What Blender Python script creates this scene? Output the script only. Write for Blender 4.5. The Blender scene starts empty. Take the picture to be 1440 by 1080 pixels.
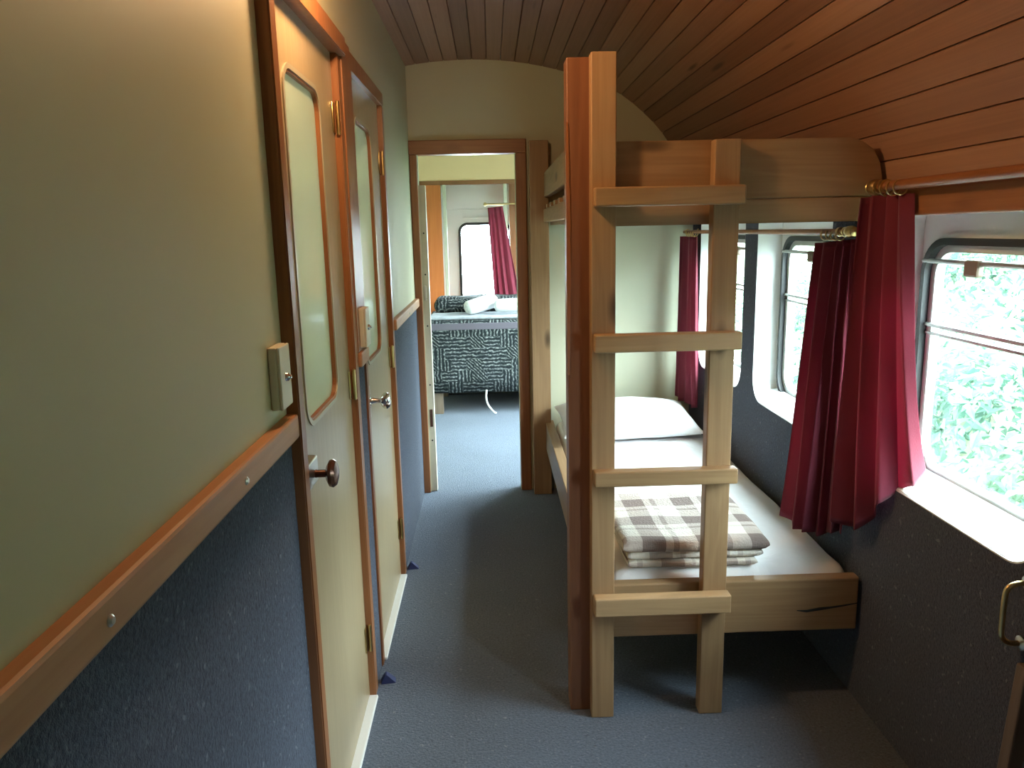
import bpy, bmesh, math, random
from mathutils import Vector, Matrix, noise
random.seed(7)
scene = bpy.context.scene
COL = scene.collection
PI = math.pi

# ------------------------------------------------------------------ materials
class NT:
    def __init__(s, name):
        s.m = bpy.data.materials.new(name); s.m.use_nodes = True
        s.t = s.m.node_tree; s.t.nodes.clear()
        s.out = s.t.nodes.new('ShaderNodeOutputMaterial')
    def n(s, typ, ins=None, **kw):
        nd = s.t.nodes.new(typ)
        for k, v in kw.items(): setattr(nd, k, v)
        for k, v in (ins or {}).items():
            sk = nd.inputs[k]
            if hasattr(v, 'is_linked') or isinstance(v, bpy.types.NodeSocket): s.t.links.new(v, sk)
            else: sk.default_value = v
        return nd
    def math(s, op, a, b=None, c=None):
        ins = {0: a}
        if b is not None: ins[1] = b
        if c is not None: ins[2] = c
        return s.n('ShaderNodeMath', ins, operation=op).outputs[0]
    def mix(s, f, a, b, blend='MIX'):
        nd = s.n('ShaderNodeMix', data_type='RGBA', blend_type=blend)
        for idx, v in ((0, f), (6, a), (7, b)):
            sk = nd.inputs[idx]
            if isinstance(v, bpy.types.NodeSocket): s.t.links.new(v, sk)
            else: sk.default_value = v if idx == 0 else (tuple(v) + (1,))[:4]
        return nd.outputs[2]
    def ramp(s, f, stops):
        nd = s.n('ShaderNodeValToRGB', {0: f}); r = nd.color_ramp
        while len(r.elements) < len(stops): r.elements.new(0.5)
        for e, (p, c) in zip(r.elements, stops):
            e.position = p; e.color = (tuple(c) + (1,))[:4] if not isinstance(c, (int, float)) else (c, c, c, 1)
        return nd.outputs[0]
    def coord(s, which='Object', scale=(1, 1, 1), loc=(0, 0, 0)):
        tc = s.n('ShaderNodeTexCoord')
        return s.n('ShaderNodeMapping', {0: tc.outputs[which], 1: loc, 3: scale}).outputs[0]
    def noise(s, vec, scale=5, detail=4, rough=.5, dist=0):
        return s.n('ShaderNodeTexNoise', {'Vector': vec, 'Scale': scale, 'Detail': detail, 'Roughness': rough, 'Distortion': dist}).outputs[0]
    def bsdf(s, col, rough=.5, spec=.5, metal=0, bump=None, bs=.3, bd=.01, **extra):
        b = s.n('ShaderNodeBsdfPrincipled')
        for k, v in (('Base Color', col), ('Roughness', rough), ('Specular IOR Level', spec), ('Metallic', metal)):
            sk = b.inputs[k]
            if isinstance(v, bpy.types.NodeSocket): s.t.links.new(v, sk)
            else: sk.default_value = (tuple(v) + (1,))[:4] if k == 'Base Color' else v
        for k, v in extra.items(): b.inputs[k.replace('_', ' ')].default_value = v
        if bump is not None:
            bp = s.n('ShaderNodeBump', {'Strength': bs, 'Distance': bd, 'Height': bump})
            s.t.links.new(bp.outputs[0], b.inputs['Normal'])
        return b.outputs[0]
    def done(s, sh):
        s.t.links.new(sh, s.out.inputs[0]); return s.m

def plain(name, col, rough=.5, metal=0, spec=.5, var=.06, nscale=6):
    t = NT(name)
    f = t.noise(t.coord(), nscale, 3)
    c = t.mix(f, tuple(x * (1 - var) for x in col), tuple(min(1, x * (1 + var)) for x in col))
    return t.done(t.bsdf(c, rough, spec, metal))

def wood(name, dark, light, axis, rough=.45, knots=1.0, fine=1.0, knotcol=None):
    """grain runs along the given axis (0,1,2)"""
    t = NT(name)
    sc = [9 * fine] * 3; sc[axis] = .55
    oi = t.n('ShaderNodeObjectInfo')
    off = t.n('ShaderNodeVectorMath', {0: t.n('ShaderNodeCombineXYZ', {0: t.math('MULTIPLY', oi.outputs['Random'], 7.3), 1: t.math('MULTIPLY', oi.outputs['Random'], 3.1), 2: t.math('MULTIPLY', oi.outputs['Random'], 5.7)}).outputs[0],
                                        1: t.n('ShaderNodeTexCoord').outputs['Object']}, operation='ADD').outputs[0]
    v = t.n('ShaderNodeMapping', {0: off, 3: sc}).outputs[0]
    g = t.noise(v, 1.3, 3, .5, .6)
    rings = t.math('SINE', t.math('MULTIPLY', g, 55))
    rings = t.math('MULTIPLY_ADD', rings, .5, .5)
    sc2 = [90] * 3; sc2[axis] = 2.5
    fib = t.noise(t.n('ShaderNodeMapping', {0: off, 3: sc2}).outputs[0], 1, 3, .6)
    big = t.noise(t.n('ShaderNodeMapping', {0: off, 3: sc}).outputs[0], .5, 2)
    f = t.math('MULTIPLY_ADD', rings, .13, t.math('MULTIPLY_ADD', fib, .45, t.math('MULTIPLY', big, .62)))
    c = t.ramp(f, [(.25, dark), (.85, light)])
    ks = [7] * 3; ks[axis] = 2.6
    vo = t.n('ShaderNodeTexVoronoi', {'Vector': t.n('ShaderNodeMapping', {0: off, 3: ks}).outputs[0], 'Scale': 1.0})
    k = t.ramp(vo.outputs['Distance'], [(.08, 1), (.18, 0)])
    kc = knotcol or tuple(x * .28 for x in dark)
    c = t.mix(t.math('MULTIPLY', k, .85 * knots), c, kc)
    return t.done(t.bsdf(c, rough, .4, 0, fib, .12, .004))

def carpet(name, a, b, fleck):
    t = NT(name)
    v = t.coord()
    big = t.noise(v, 3.2, 3)
    f = t.ramp(t.noise(v, 130, 3, .75), [(.3, 0), (.7, 1)])
    c = t.mix(f, a, b)
    c = t.mix(t.math('MULTIPLY', big, .35), c, tuple(x * .6 for x in a))
    sp = t.ramp(t.noise(v, 62, 2, .5), [(.66, 0), (.72, 1)])
    c = t.mix(t.math('MULTIPLY', sp, .6), c, fleck)
    dk = t.ramp(t.noise(t.coord(loc=(9, 4, 2)), 55, 2, .5), [(.66, 0), (.73, 1)])
    c = t.mix(t.math('MULTIPLY', dk, .45), c, tuple(x * .4 for x in a))
    return t.done(t.bsdf(c, .95, .1, 0, f, .6, .006, Sheen_Weight=.15))

PINE_D, PINE_L = (.245, .140, .066), (.40, .252, .130)
W = {}
for ax, nm in enumerate('XYZ'):
    W['pine' + nm] = wood('pine_' + nm, PINE_D, PINE_L, ax)
    W['trim' + nm] = wood('trim_wood_' + nm, (.19, .065, .025), (.33, .14, .055), ax, .35, .3)
    W['pale' + nm] = wood('pale_rail_' + nm, (.27, .16, .075), (.43, .28, .145), ax, .4, .4)
W['post'] = wood('lamp_red_pine_Z', (.135, .052, .025), (.225, .10, .048), 2, .45, .8)  # post pine made redder, with the warm lamplight partly in the colour
W['rail'] = wood('chair_rail_Y', (.38, .175, .085), (.50, .265, .14), 1, .5, .3)
W['greyleg'] = wood('weathered_leg_Z', (.12, .085, .06), (.22, .165, .12), 2)
W['leaf'] = wood('door_veneer_Z', (.33, .25, .14), (.42, .33, .195), 2, .28, 0, .6)
W['orange'] = wood('orange_veneer_Z', (.50, .125, .03), (.64, .20, .055), 2, .35, 0, .7)
cream = plain('cream_wall_panel', (.50, .47, .295), .55, var=.02, nscale=1.5)
cream2 = plain('pale_green_cream', (.58, .59, .44), .6, var=.02, nscale=1.5)
yellowcream = plain('yellow_cream', (.88, .60, .33), .6, var=.02)
white = plain('white_paint', (.80, .82, .80), .45, var=.02)
jambpaint = plain('chipped_cream_paint', (.56, .54, .42), .5, var=.12, nscale=18)
floor_m = carpet('blue_grey_carpet', (.078, .100, .138), (.182, .220, .286), (.28, .30, .32))
wallcarpet = carpet('navy_wall_carpet', (.038, .047, .070), (.106, .125, .170), (.22, .24, .27))
brass = plain('aged_brass', (.62, .47, .22), .28, 1, var=.15, nscale=40)
steel = plain('brushed_steel', (.62, .60, .55), .3, 1, var=.08, nscale=30)
chrome = plain('chrome', (.80, .80, .80), .12, 1, var=.02)
bronze = plain('bronze_knob', (.14, .07, .05), .25, .6, var=.1)
rubber = plain('black_rubber', (.02, .022, .022), .5, var=.1)
alu = plain('grey_aluminium', (.42, .43, .42), .4, .7, var=.05)
palealu = plain('glare_pale_aluminium', (.66, .68, .66), .4, .2, var=.04)  # window frame metal lightened to stand in for the glare on it
beadm = plain('beige_bead', (.46, .42, .31), .35, .3, var=.06)
plastic = plain('switch_plastic', (.66, .64, .52), .4, var=.02)
wedge_m = plain('navy_rubber_wedge', (.02, .03, .11), .55, var=.1)
latchbrown = plain('brown_plastic', (.20, .15, .11), .5)
towel_m = NT('white_towel'); _v = towel_m.coord(); _f = towel_m.noise(_v, 160, 2)
towel_m = towel_m.done(towel_m.bsdf((.82, .83, .84), .9, .1, 0, _f, .5, .004))
t = NT('white_sheet'); v = t.coord(scale=(1, 1, 1)); f1 = t.noise(v, 5, 4, .55, 1.0); sheet = t.done(t.bsdf((.84, .84, .85), .85, .15, 0, f1, .35, .03))
t = NT('burgundy_fabric'); v = t.coord(); f1 = t.noise(v, 220, 2)
col = t.mix(t.noise(v, 8, 2), (.21, .036, .058), (.28, .054, .085))
d = t.bsdf(col, .85, .15, 0, f1, .3, .003, Sheen_Weight=.2)
tr = t.n('ShaderNodeBsdfTranslucent', {0: (.38, .062, .12, 1)}).outputs[0]
curtain_m = t.done(t.n('ShaderNodeMixShader', {0: .38, 1: d, 2: tr}).outputs[0])
t = NT('window_glass')
lw = t.n('ShaderNodeLayerWeight', {0: .5}).outputs['Facing']
fr = t.math('MULTIPLY_ADD', t.math('POWER', lw, 5.0), .5, .02)
glass = t.done(t.n('ShaderNodeMixShader', {0: fr, 1: t.n('ShaderNodeBsdfTransparent', {0: (.94, .98, .97, 1)}).outputs[0], 2: t.n('ShaderNodeBsdfGlossy', {0: (.9, .9, .9, 1), 'Roughness': .03}).outputs[0]}).outputs[0])
t = NT('frosted_green_glass'); f1 = t.noise(t.coord(), 3, 2)
fd = t.bsdf(t.mix(f1, (.54, .60, .46), (.62, .67, .54)), .10, .7)
frost = t.done(t.n('ShaderNodeMixShader', {0: .45, 1: fd, 2: t.n('ShaderNodeBsdfTranslucent', {0: (.64, .66, .50, 1)}).outputs[0]}).outputs[0])

# ceiling boards: uv.x counts boards, uv.y runs along them
t = NT('ceiling_boards')
tc = t.n('ShaderNodeTexCoord'); sep = t.n('ShaderNodeSeparateXYZ', {0: tc.outputs['UV']})
bid = t.math('FLOOR', sep.outputs[0])
rnd = t.n('ShaderNodeTexWhiteNoise', {'W': bid}, noise_dimensions='1D').outputs[0]
cv = t.n('ShaderNodeCombineXYZ', {0: t.math('MULTIPLY', sep.outputs[0], 5.0), 1: t.math('MULTIPLY_ADD', sep.outputs[1], .7, t.math('MULTIPLY', rnd, 30)), 2: 0}).outputs[0]
g = t.noise(cv, 1.2, 4, .55, .8)
cv2 = t.n('ShaderNodeCombineXYZ', {0: t.math('MULTIPLY', sep.outputs[0], 1.0), 1: t.math('MULTIPLY_ADD', sep.outputs[1], 1.5, t.math('MULTIPLY', rnd, 17)), 2: 0}).outputs[0]
vo = t.n('ShaderNodeTexVoronoi', {'Vector': cv2, 'Scale': 1.0})
kn = t.ramp(vo.outputs['Distance'], [(.07, 1), (.15, 0)])
c = t.ramp(t.math('MULTIPLY_ADD', rnd, .5, t.math('MULTIPLY', g, .6)), [(.2, (.20, .105, .066)), (.55, (.30, .158, .098)), (.9, (.40, .225, .14))])
c = t.mix(t.math('MULTIPLY', kn, .8), c, (.05, .02, .012))
ceil_m = t.done(t.bsdf(c, .42, .35, 0, g, .1, .005))

# bedspread with patches of hatching
t = NT('hatched_bedspread'); tc = t.n('ShaderNodeTexCoord')
uv = t.n('ShaderNodeMapping', {0: tc.outputs['UV'], 3: (11, 11, 1)}).outputs[0]
sep = t.n('ShaderNodeSeparateXYZ', {0: uv})
row = t.math('FLOOR', sep.outputs[1])
xs = t.math('ADD', t.math('MULTIPLY', sep.outputs[0], .75), t.math('MULTIPLY', row, .37))
cell = t.n('ShaderNodeCombineXYZ', {0: t.math('FLOOR', xs), 1: row, 2: 0}).outputs[0]
wn = t.n('ShaderNodeTexWhiteNoise', {'Vector': cell}, noise_dimensions='3D').outputs[0]
jit = t.noise(uv, 2.2, 3)
def stripes(expr): return t.math('SINE', t.math('MULTIPLY_ADD', expr, 20, t.math('MULTIPLY', jit, 8)))
sh = stripes(sep.outputs[1]); sv = stripes(sep.outputs[0]); sd = stripes(t.math('ADD', sep.outputs[0], sep.outputs[1]))
isv = t.math('GREATER_THAN', wn, .48); isd = t.math('GREATER_THAN', wn, .83)
s1 = t.math('ADD', t.math('MULTIPLY', sh, t.math('SUBTRACT', 1, isv)), t.math('MULTIPLY', sv, isv))
s2 = t.math('ADD', t.math('MULTIPLY', s1, t.math('SUBTRACT', 1, isd)), t.math('MULTIPLY', sd, isd))
s3 = t.math('MULTIPLY_ADD', s2, .3, t.math('MULTIPLY_ADD', t.noise(uv, 5, 3), .9, -.12))
c = t.ramp(s3, [(.15, (.014, .018, .020)), (.5, (.06, .07, .072)), (.85, (.36, .37, .36))])
spread_m = t.done(t.bsdf(c, .9, .15))

# plaid wool
t = NT('plaid_wool'); tc = t.n('ShaderNodeTexCoord')
sep = t.n('ShaderNodeSeparateXYZ', {0: tc.outputs['UV']})
def band(x, per, lo, hi):
    fr = t.math('FRACT', t.math('DIVIDE', x, per))
    return t.math('MULTIPLY', t.math('GREATER_THAN', fr, lo), t.math('LESS_THAN', fr, hi))
ux, uy = sep.outputs[0], sep.outputs[1]
bx = t.math('MULTIPLY', band(ux, .17, .10, .52), .5); by = t.math('MULTIPLY', band(uy, .17, .2, .62), .5)
thin = t.math('ADD', t.math('MULTIPLY', band(ux, .17, .66, .76), .3), t.math('MULTIPLY', band(uy, .17, .78, .86), .3))
tot = t.math('ADD', t.math('ADD', bx, by), thin)
weave = t.math('MULTIPLY', t.math('SINE', t.math('MULTIPLY', t.math('ADD', ux, uy), 900)), t.math('SINE', t.math('MULTIPLY', t.math('SUBTRACT', ux, uy), 900)))
tot = t.math('MULTIPLY_ADD', weave, t.math('MULTIPLY', tot, .25), tot)
c = t.ramp(tot, [(0, (.74, .70, .62)), (.5, (.50, .435, .385)), (1.0, (.21, .165, .15))])
fz = t.noise(t.coord(), 150, 3)
plaid_m = t.done(t.bsdf(c, .95, .05, 0, fz, .6, .006))
t = NT('bush_leaves'); oi = t.noise(t.coord(), 1.3, 3)
c = t.ramp(oi, [(.36, (.035, .085, .060)), (.5, (.085, .16, .11)), (.62, (.16, .235, .16)), (.75, (.28, .34, .25))])
leaf_m = t.done(t.n('ShaderNodeMixShader', {0: .3, 1: t.bsdf(c, .6, .3), 2: t.n('ShaderNodeBsdfTranslucent', {0: c}).outputs[0]}).outputs[0])
bank_m = plain('mossy_bank', (.10, .13, .07), .9, var=.4, nscale=3)
t = NT('lamp_opal'); em = t.n('ShaderNodeEmission', {0: (1, .62, .30, 1), 1: 12}).outputs[0]; opal = t.done(em)

# ------------------------------------------------------------------ geometry helpers
def tagit(o, label=None, cat=None, group=None, kind=None):
    if label: o['label'] = label
    if cat: o['category'] = cat
    if group: o['group'] = group
    if kind: o['kind'] = kind
    return o
def wloc(o):
    p = Vector(); 
    while o: p += o.location; o = o.parent
    return p
def mesh(name, bm, mat, parent=None, world=True, smooth=False, **tg):
    me = bpy.data.meshes.new(name)
    bmesh.ops.recalc_face_normals(bm, faces=bm.faces)
    bm.to_mesh(me); bm.free()
    for m in (mat if isinstance(mat, (list, tuple)) else [mat]): me.materials.append(m)
    if smooth:
        me.polygons.foreach_set('use_smooth', [True] * len(me.polygons))
        me.set_sharp_from_angle(angle=math.radians(38))
    o = bpy.data.objects.new(name, me); COL.objects.link(o)
    if parent is not None:
        o.parent = parent
        if world: o.location = -wloc(parent)
    return tagit(o, **tg)
def empty(name, loc, parent=None, **tg):
    o = bpy.data.objects.new(name, None); COL.objects.link(o); o.empty_display_size = .05
    o.location = loc
    if parent is not None:
        o.parent = parent; o.location = Vector(loc) - wloc(parent)
    return tagit(o, **tg)
def box(bm, a, b, bev=.003, seg=2, rot=None, piv=None):
    a = Vector(a); b = Vector(b)
    r = bmesh.ops.create_cube(bm, size=1)
    vs = r['verts']; c = (a + b) / 2; s = b - a
    for v in vs: v.co = Vector((v.co.x * s.x, v.co.y * s.y, v.co.z * s.z)) + c
    if rot is not None:
        bmesh.ops.rotate(bm, verts=vs, cent=Vector(piv) if piv else c, matrix=rot)
    if bev > 0:
        es = list({e for v in vs for e in v.link_edges})
        bmesh.ops.bevel(bm, geom=es, offset=min(bev, min(abs(x) for x in s) * .45), segments=seg, affect='EDGES', profile=.5)
    return bm
def BX(a, b, bev=.003, **k): return box(bmesh.new(), a, b, bev, **k)
def frame_from(d):
    d = Vector(d).normalized(); u = d.orthogonal().normalized(); return u, d.cross(u).normalized(), d
def lathe(bm, prof, origin, axis, n=24):
    u, w, d = frame_from(axis); o = Vector(origin); rings = []
    for r, h in prof:
        rings.append([bm.verts.new(o + d * h + (u * math.cos(2 * PI * i / n) + w * math.sin(2 * PI * i / n)) * max(r, 1e-4)) for i in range(n)])
    for A, B in zip(rings, rings[1:]):
        for i in range(n): bm.faces.new((A[i], A[(i + 1) % n], B[(i + 1) % n], B[i]))
    bm.faces.new(rings[0]); bm.faces.new(rings[-1])
    return bm
def tube(bm, pts, r, n=10, closed=False):
    pts = [Vector(p) for p in pts]; N = len(pts); rings = []; prev = None
    for i, p in enumerate(pts):
        if closed: d = pts[(i + 1) % N] - pts[i - 1]
        else: d = pts[min(i + 1, N - 1)] - pts[max(i - 1, 0)]
        d.normalize()
        if prev is None: u = d.orthogonal().normalized()
        else: u = (prev - d * prev.dot(d)).normalized()
        prev = u; w = d.cross(u)
        rings.append([bm.verts.new(p + (u * math.cos(2 * PI * k / n) + w * math.sin(2 * PI * k / n)) * r) for k in range(n)])
    rng = range(N) if closed else range(N - 1)
    for i in rng:
        A, B = rings[i], rings[(i + 1) % N]
        if closed and i == N - 1:
            best = min(range(n), key=lambda s: (A[0].co - B[s].co).length); B = B[best:] + B[:best]
        for k in range(n): bm.faces.new((A[k], A[(k + 1) % n], B[(k + 1) % n], B[k]))
    if not closed: bm.faces.new(rings[0]); bm.faces.new(rings[-1])
    return bm
def rrect(x0, x1, y0, y1, r, seg=8):
    rs = r if isinstance(r, (list, tuple)) else [r] * 4   # bl, br, tr, tl
    out = []
    for (cx, cy, a0, rr) in ((x0 + rs[0], y0 + rs[0], PI, rs[0]), (x1 - rs[1], y0 + rs[1], 1.5 * PI, rs[1]), (x1 - rs[2], y1 - rs[2], 0, rs[2]), (x0 + rs[3], y1 - rs[3], .5 * PI, rs[3])):
        for i in range(seg + 1):
            a = a0 + .5 * PI * i / seg; out.append((cx + rr * math.cos(a), cy + rr * math.sin(a)))
    return out
def plate(outer, holes, fmap, thick):
    """2-D outline with holes -> solid; fmap(u, v, w) gives the point, w from 0 to thick"""
    bm = bmesh.new(); loops = []
    for lp in [outer] + holes:
        vs = [bm.verts.new((u, v, 0)) for u, v in lp]; loops.append(vs)
        for i in range(len(vs)): bm.edges.new((vs[i], vs[(i + 1) % len(vs)]))
    bmesh.ops.triangle_fill(bm, use_beauty=True, use_dissolve=False, edges=bm.edges[:])
    front = bm.faces[:]; mp = {}
    for lp in loops:
        for v in lp: mp[v] = bm.verts.new((v.co.x, v.co.y, thick))
    for f in front: bm.faces.new([mp[v] for v in reversed(f.verts)])
    for vs in loops:
        for i in range(len(vs)):
            a, b = vs[i], vs[(i + 1) % len(vs)]; bm.faces.new((a, b, mp[b], mp[a]))
    for v in bm.verts: v.co = Vector(fmap(v.co.x, v.co.y, v.co.z))
    return bm
XL, XR, YE = -.41, 1.10, 4.22
RW = lambda u, v, w: (XR + w, u, v)                     # right wall: u = Y, v = Z

# ------------------------------------------------------------------ ceiling profile
CP = [(-.43, 2.292), (-.3, 2.31), (-.15, 2.320), (0, 2.320), (.18, 2.303), (.36, 2.268), (.55, 2.212), (.69, 2.148), (.825, 2.045), (.93, 1.935), (1.0, 1.825), (1.05, 1.71), (1.08, 1.60), (1.098, 1.47)]
def prof_points(step):
    pts = []
    P = [Vector((p[0], p[1])) for p in CP]; P = [P[0] * 2 - P[1]] + P + [P[-1] * 2 - P[-2]]
    for i in range(1, len(P) - 2):
        for k in range(20):
            s = k / 20; a, b, c, d = P[i - 1:i + 3]
            pts.append(.5 * ((2 * b) + (c - a) * s + (2 * a - 5 * b + 4 * c - d) * s * s + (3 * b - a - 3 * c + d) * s ** 3))
    pts.append(P[-2]); L = [0]
    for a, b in zip(pts, pts[1:]): L.append(L[-1] + (b - a).length)
    n = round(L[-1] / step); out = []
    for j in range(n + 1):
        x = L[-1] * j / n
        i = max(k for k in range(len(L)) if L[k] <= x + 1e-9); i = min(i, len(pts) - 2)
        f = (x - L[i]) / (L[i + 1] - L[i]); out.append(pts[i].lerp(pts[i + 1], f))
    return out
bm = bmesh.new(); uvl = bm.loops.layers.uv.new('UVMap')
PP = prof_points(.072); Y0, Y1 = -1.3, YE
for j in range(len(PP) - 1):
    a, b = PP[j], PP[j + 1]; tg = (b - a).normalized(); nr = Vector((-tg.y, tg.x))
    if nr.y < 0 or (abs(nr.y) < .3 and nr.x < 0): nr = -nr
    g = .0025
    pr = [(a + nr * .007, 0.01), (a + tg * g, .04), (b - tg * g, .96), (b + nr * .007, .99), (b + nr * .03, .99), (a + nr * .03, .01)]
    rows = [[bm.verts.new((p.x, y, p.y)) for p, _ in pr] for y in (Y0, Y1)]
    for k in range(6):
        f = bm.faces.new((rows[0][k], rows[0][(k + 1) % 6], rows[1][(k + 1) % 6], rows[1][k]))
        uu = [pr[k][1], pr[(k + 1) % 6][1], pr[(k + 1) % 6][1], pr[k][1]]
        for lp, u, y in zip(f.loops, uu, (Y0, Y0, Y1, Y1)): lp[uvl].uv = (j + u, y + 5)
    bm.faces.new(rows[0]); bm.faces.new(rows[1])
mesh('ceiling', bm, ceil_m, kind='structure')
bm = bmesh.new(); rows = []
for y in (Y0 - .06, Y1 + .05):
    rows.append([bm.verts.new(q) for q in [(PP[0].x - .1, y, PP[0].y + .05)] + [(p.x + .06 * max(0, (p.x / 1.1)) ** 2, y, p.y + .036 + .01 * (p.x > .9)) for p in PP[:-1]] + [(1.25, y, 1.55)] + [(1.25, y, 2.6), (PP[0].x - .1, y, 2.6)]])
n_ = len(rows[0])
for k in range(n_): bm.faces.new((rows[0][k], rows[0][(k + 1) % n_], rows[1][(k + 1) % n_], rows[1][k]))
for r_ in rows: bmesh.ops.triangle_fill(bm, use_beauty=True, edges=[bm.edges.get((r_[k], r_[(k + 1) % n_])) for k in range(n_)])
mesh('light_leak_shell', bm, rubber, kind='structure')  # unseen shell added behind the boards to stop sky leaking through the seams

# ------------------------------------------------------------------ floor and walls
mesh('floor', BX((-1.6, -1.3, -.06), (1.3, 9.0, 0), 0), floor_m, kind='structure')
# left wall: cream above, carpet below, cut for the doors
D1 = dict(y0=1.50, y1=2.285); D2 = dict(y0=2.415, y1=3.165); DT = 1.985
LW = lambda u, v, w: (XL - w, u, v)
segs = [(-1.3, D1['y0'] + .02), (D1['y1'] - .02, D2['y0'] + .02), (D2['y1'] - .02, YE + .05)]
out = [(-1.3, 1.085), (D1['y0'] + .02, 1.085), (D1['y0'] + .02, DT - .02), (D1['y1'] - .02, DT - .02), (D1['y1'] - .02, 1.085), (D2['y0'] + .02, 1.085), (D2['y0'] + .02, DT - .02), (D2['y1'] - .02, DT - .02), (D2['y1'] - .02, 1.085), (YE + .0, 1.085), (YE + .0, 2.34), (-1.3, 2.34)]
mesh('wall_left', plate(out, [], LW, .06), cream, kind='structure')
bm = bmesh.new()
for a, b in segs: box(bm, (XL - .06, a, 0), (XL + .004, min(b, YE), 1.07), 0)
mesh('wall_left_dado', bm, wallcarpet, kind='structure')
for i, (a, b) in enumerate(((-1.3, D1['y0'] + .005), (D1['y1'] - .002, D2['y0'] + .005), (D2['y1'] - .002, YE - .012))):
    tr_ = mesh('trim_%d' % (i + 1), BX((XL - .01, a, 1.055 if i == 0 else 1.06), (XL + .022, b, 1.105), .006), W['rail'], kind='structure')
    ys = [.72, 1.16] if i == 0 else ([3.68] if i == 2 else [])
    for y in ys:
        b2 = bmesh.new(); lathe(b2, [(.0065, 0), (.0065, .002), (.004, .0045), (0, .005)], (XL + .0215, y, 1.078), (1, 0, 0), 14)
        mesh('screw', b2, steel, tr_, smooth=True)
# board that fills the narrow strip between the two doors above the rail
mesh('trim_4', BX((XL - .01, D1['y1'] - .004, 1.105), (XL + .014, D2['y0'] + .004, DT + .005), .003), W['trimZ'], kind='structure')
mesh('wall_back', BX((-.5, -1.36, 0), (1.25, -1.3, 2.4), 0), cream, kind='structure')

# end wall with the doorway, its top follows the ceiling
OX0, OX1, OZ = -.368, .144, 1.853
EW = lambda u, v, w: (u, YE + w, v)
topc = [(p.x, p.y + .012) for p in prof_points(.09)]
topc[0] = (-.47, topc[0][1]); topc[-1] = (1.21, 1.47)
out = [(-.47, 0), (OX0, 0), (OX0, OZ), (OX1, OZ), (OX1, 0), (1.21, 0)] + [(x, z) for x, z in reversed(topc)]
mesh('wall_end', plate(out, [], EW, .05), cream2, kind='structure')
# doorway trim
dr = mesh('door_3', BX((OX0 - .045, YE - .022, OZ), (.204, YE + .06, OZ + .072), .004), W['trimX'], kind='structure')
mesh('frame_post', BX((OX0 - .041, YE - .022, 0), (OX0 - .003, YE + .06, OZ), .004), W['trimZ'], dr)
mesh('frame_post', BX((OX1 + .003, YE - .024, 0), (.204, YE + .06, OZ), .004), W['trimZ'], dr)
bm = BX((OX0 - .003, YE + .01, 0), (OX0 + .034, YE + .055, 1.70), .003)
jm = mesh('door_edge', bm, jambpaint, dr, label='chipped cream painted edge strip')
for z in (1.45, 1.23, 1.10, .95, .62, .30):
    b2 = bmesh.new(); lathe(b2, [(.005, 0), (.004, .003), (0, .0035)], (OX0 + .016, YE + .0105, z), (0, -1, 0), 10); mesh('screw', b2, rubber, jm)
mesh('lock_plate', BX((OX0 + .008, YE + .004, .38), (OX0 + .024, YE + .012, .48), .002), bronze, jm)
mesh('strike_plate', BX((OX0 + .004, YE + .004, 1.09), (OX0 + .018, YE + .012, 1.17), .002), steel, jm)

# right wall: carpeted inner skin with three recesses and one added light opening
CUT = {1: (3.345, 4.06), 2: (2.49, 3.19), 3: (1.44, 2.14), 8: (.45, .95)}  # last opening: unseen window added to brighten the near left wall
HOLE = {1: (3.41, 4.02), 2: (2.55, 3.135), 3: (1.50, 2.10), 8: (.52, .88)}
SILL = .727
holes = [rrect(a, b, SILL, 1.482, [.10, .10, .03, .03]) for a, b in CUT.values()]
mesh('wall_right', plate([(-1.3, 0), (YE, 0), (YE, 1.51), (-1.3, 1.51)], holes, RW, .022), wallcarpet, kind='structure')
ho = [rrect(a, b, .765, 1.395, .085) for a, b in HOLE.values()]
mesh('wall_right_shell', plate([(-1.3, -.05), (YE + .05, -.05), (YE + .05, 1.62), (-1.3, 1.62)], ho, lambda u, v, w: (1.20 + w, u, v), .045), white, kind='structure')
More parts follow.
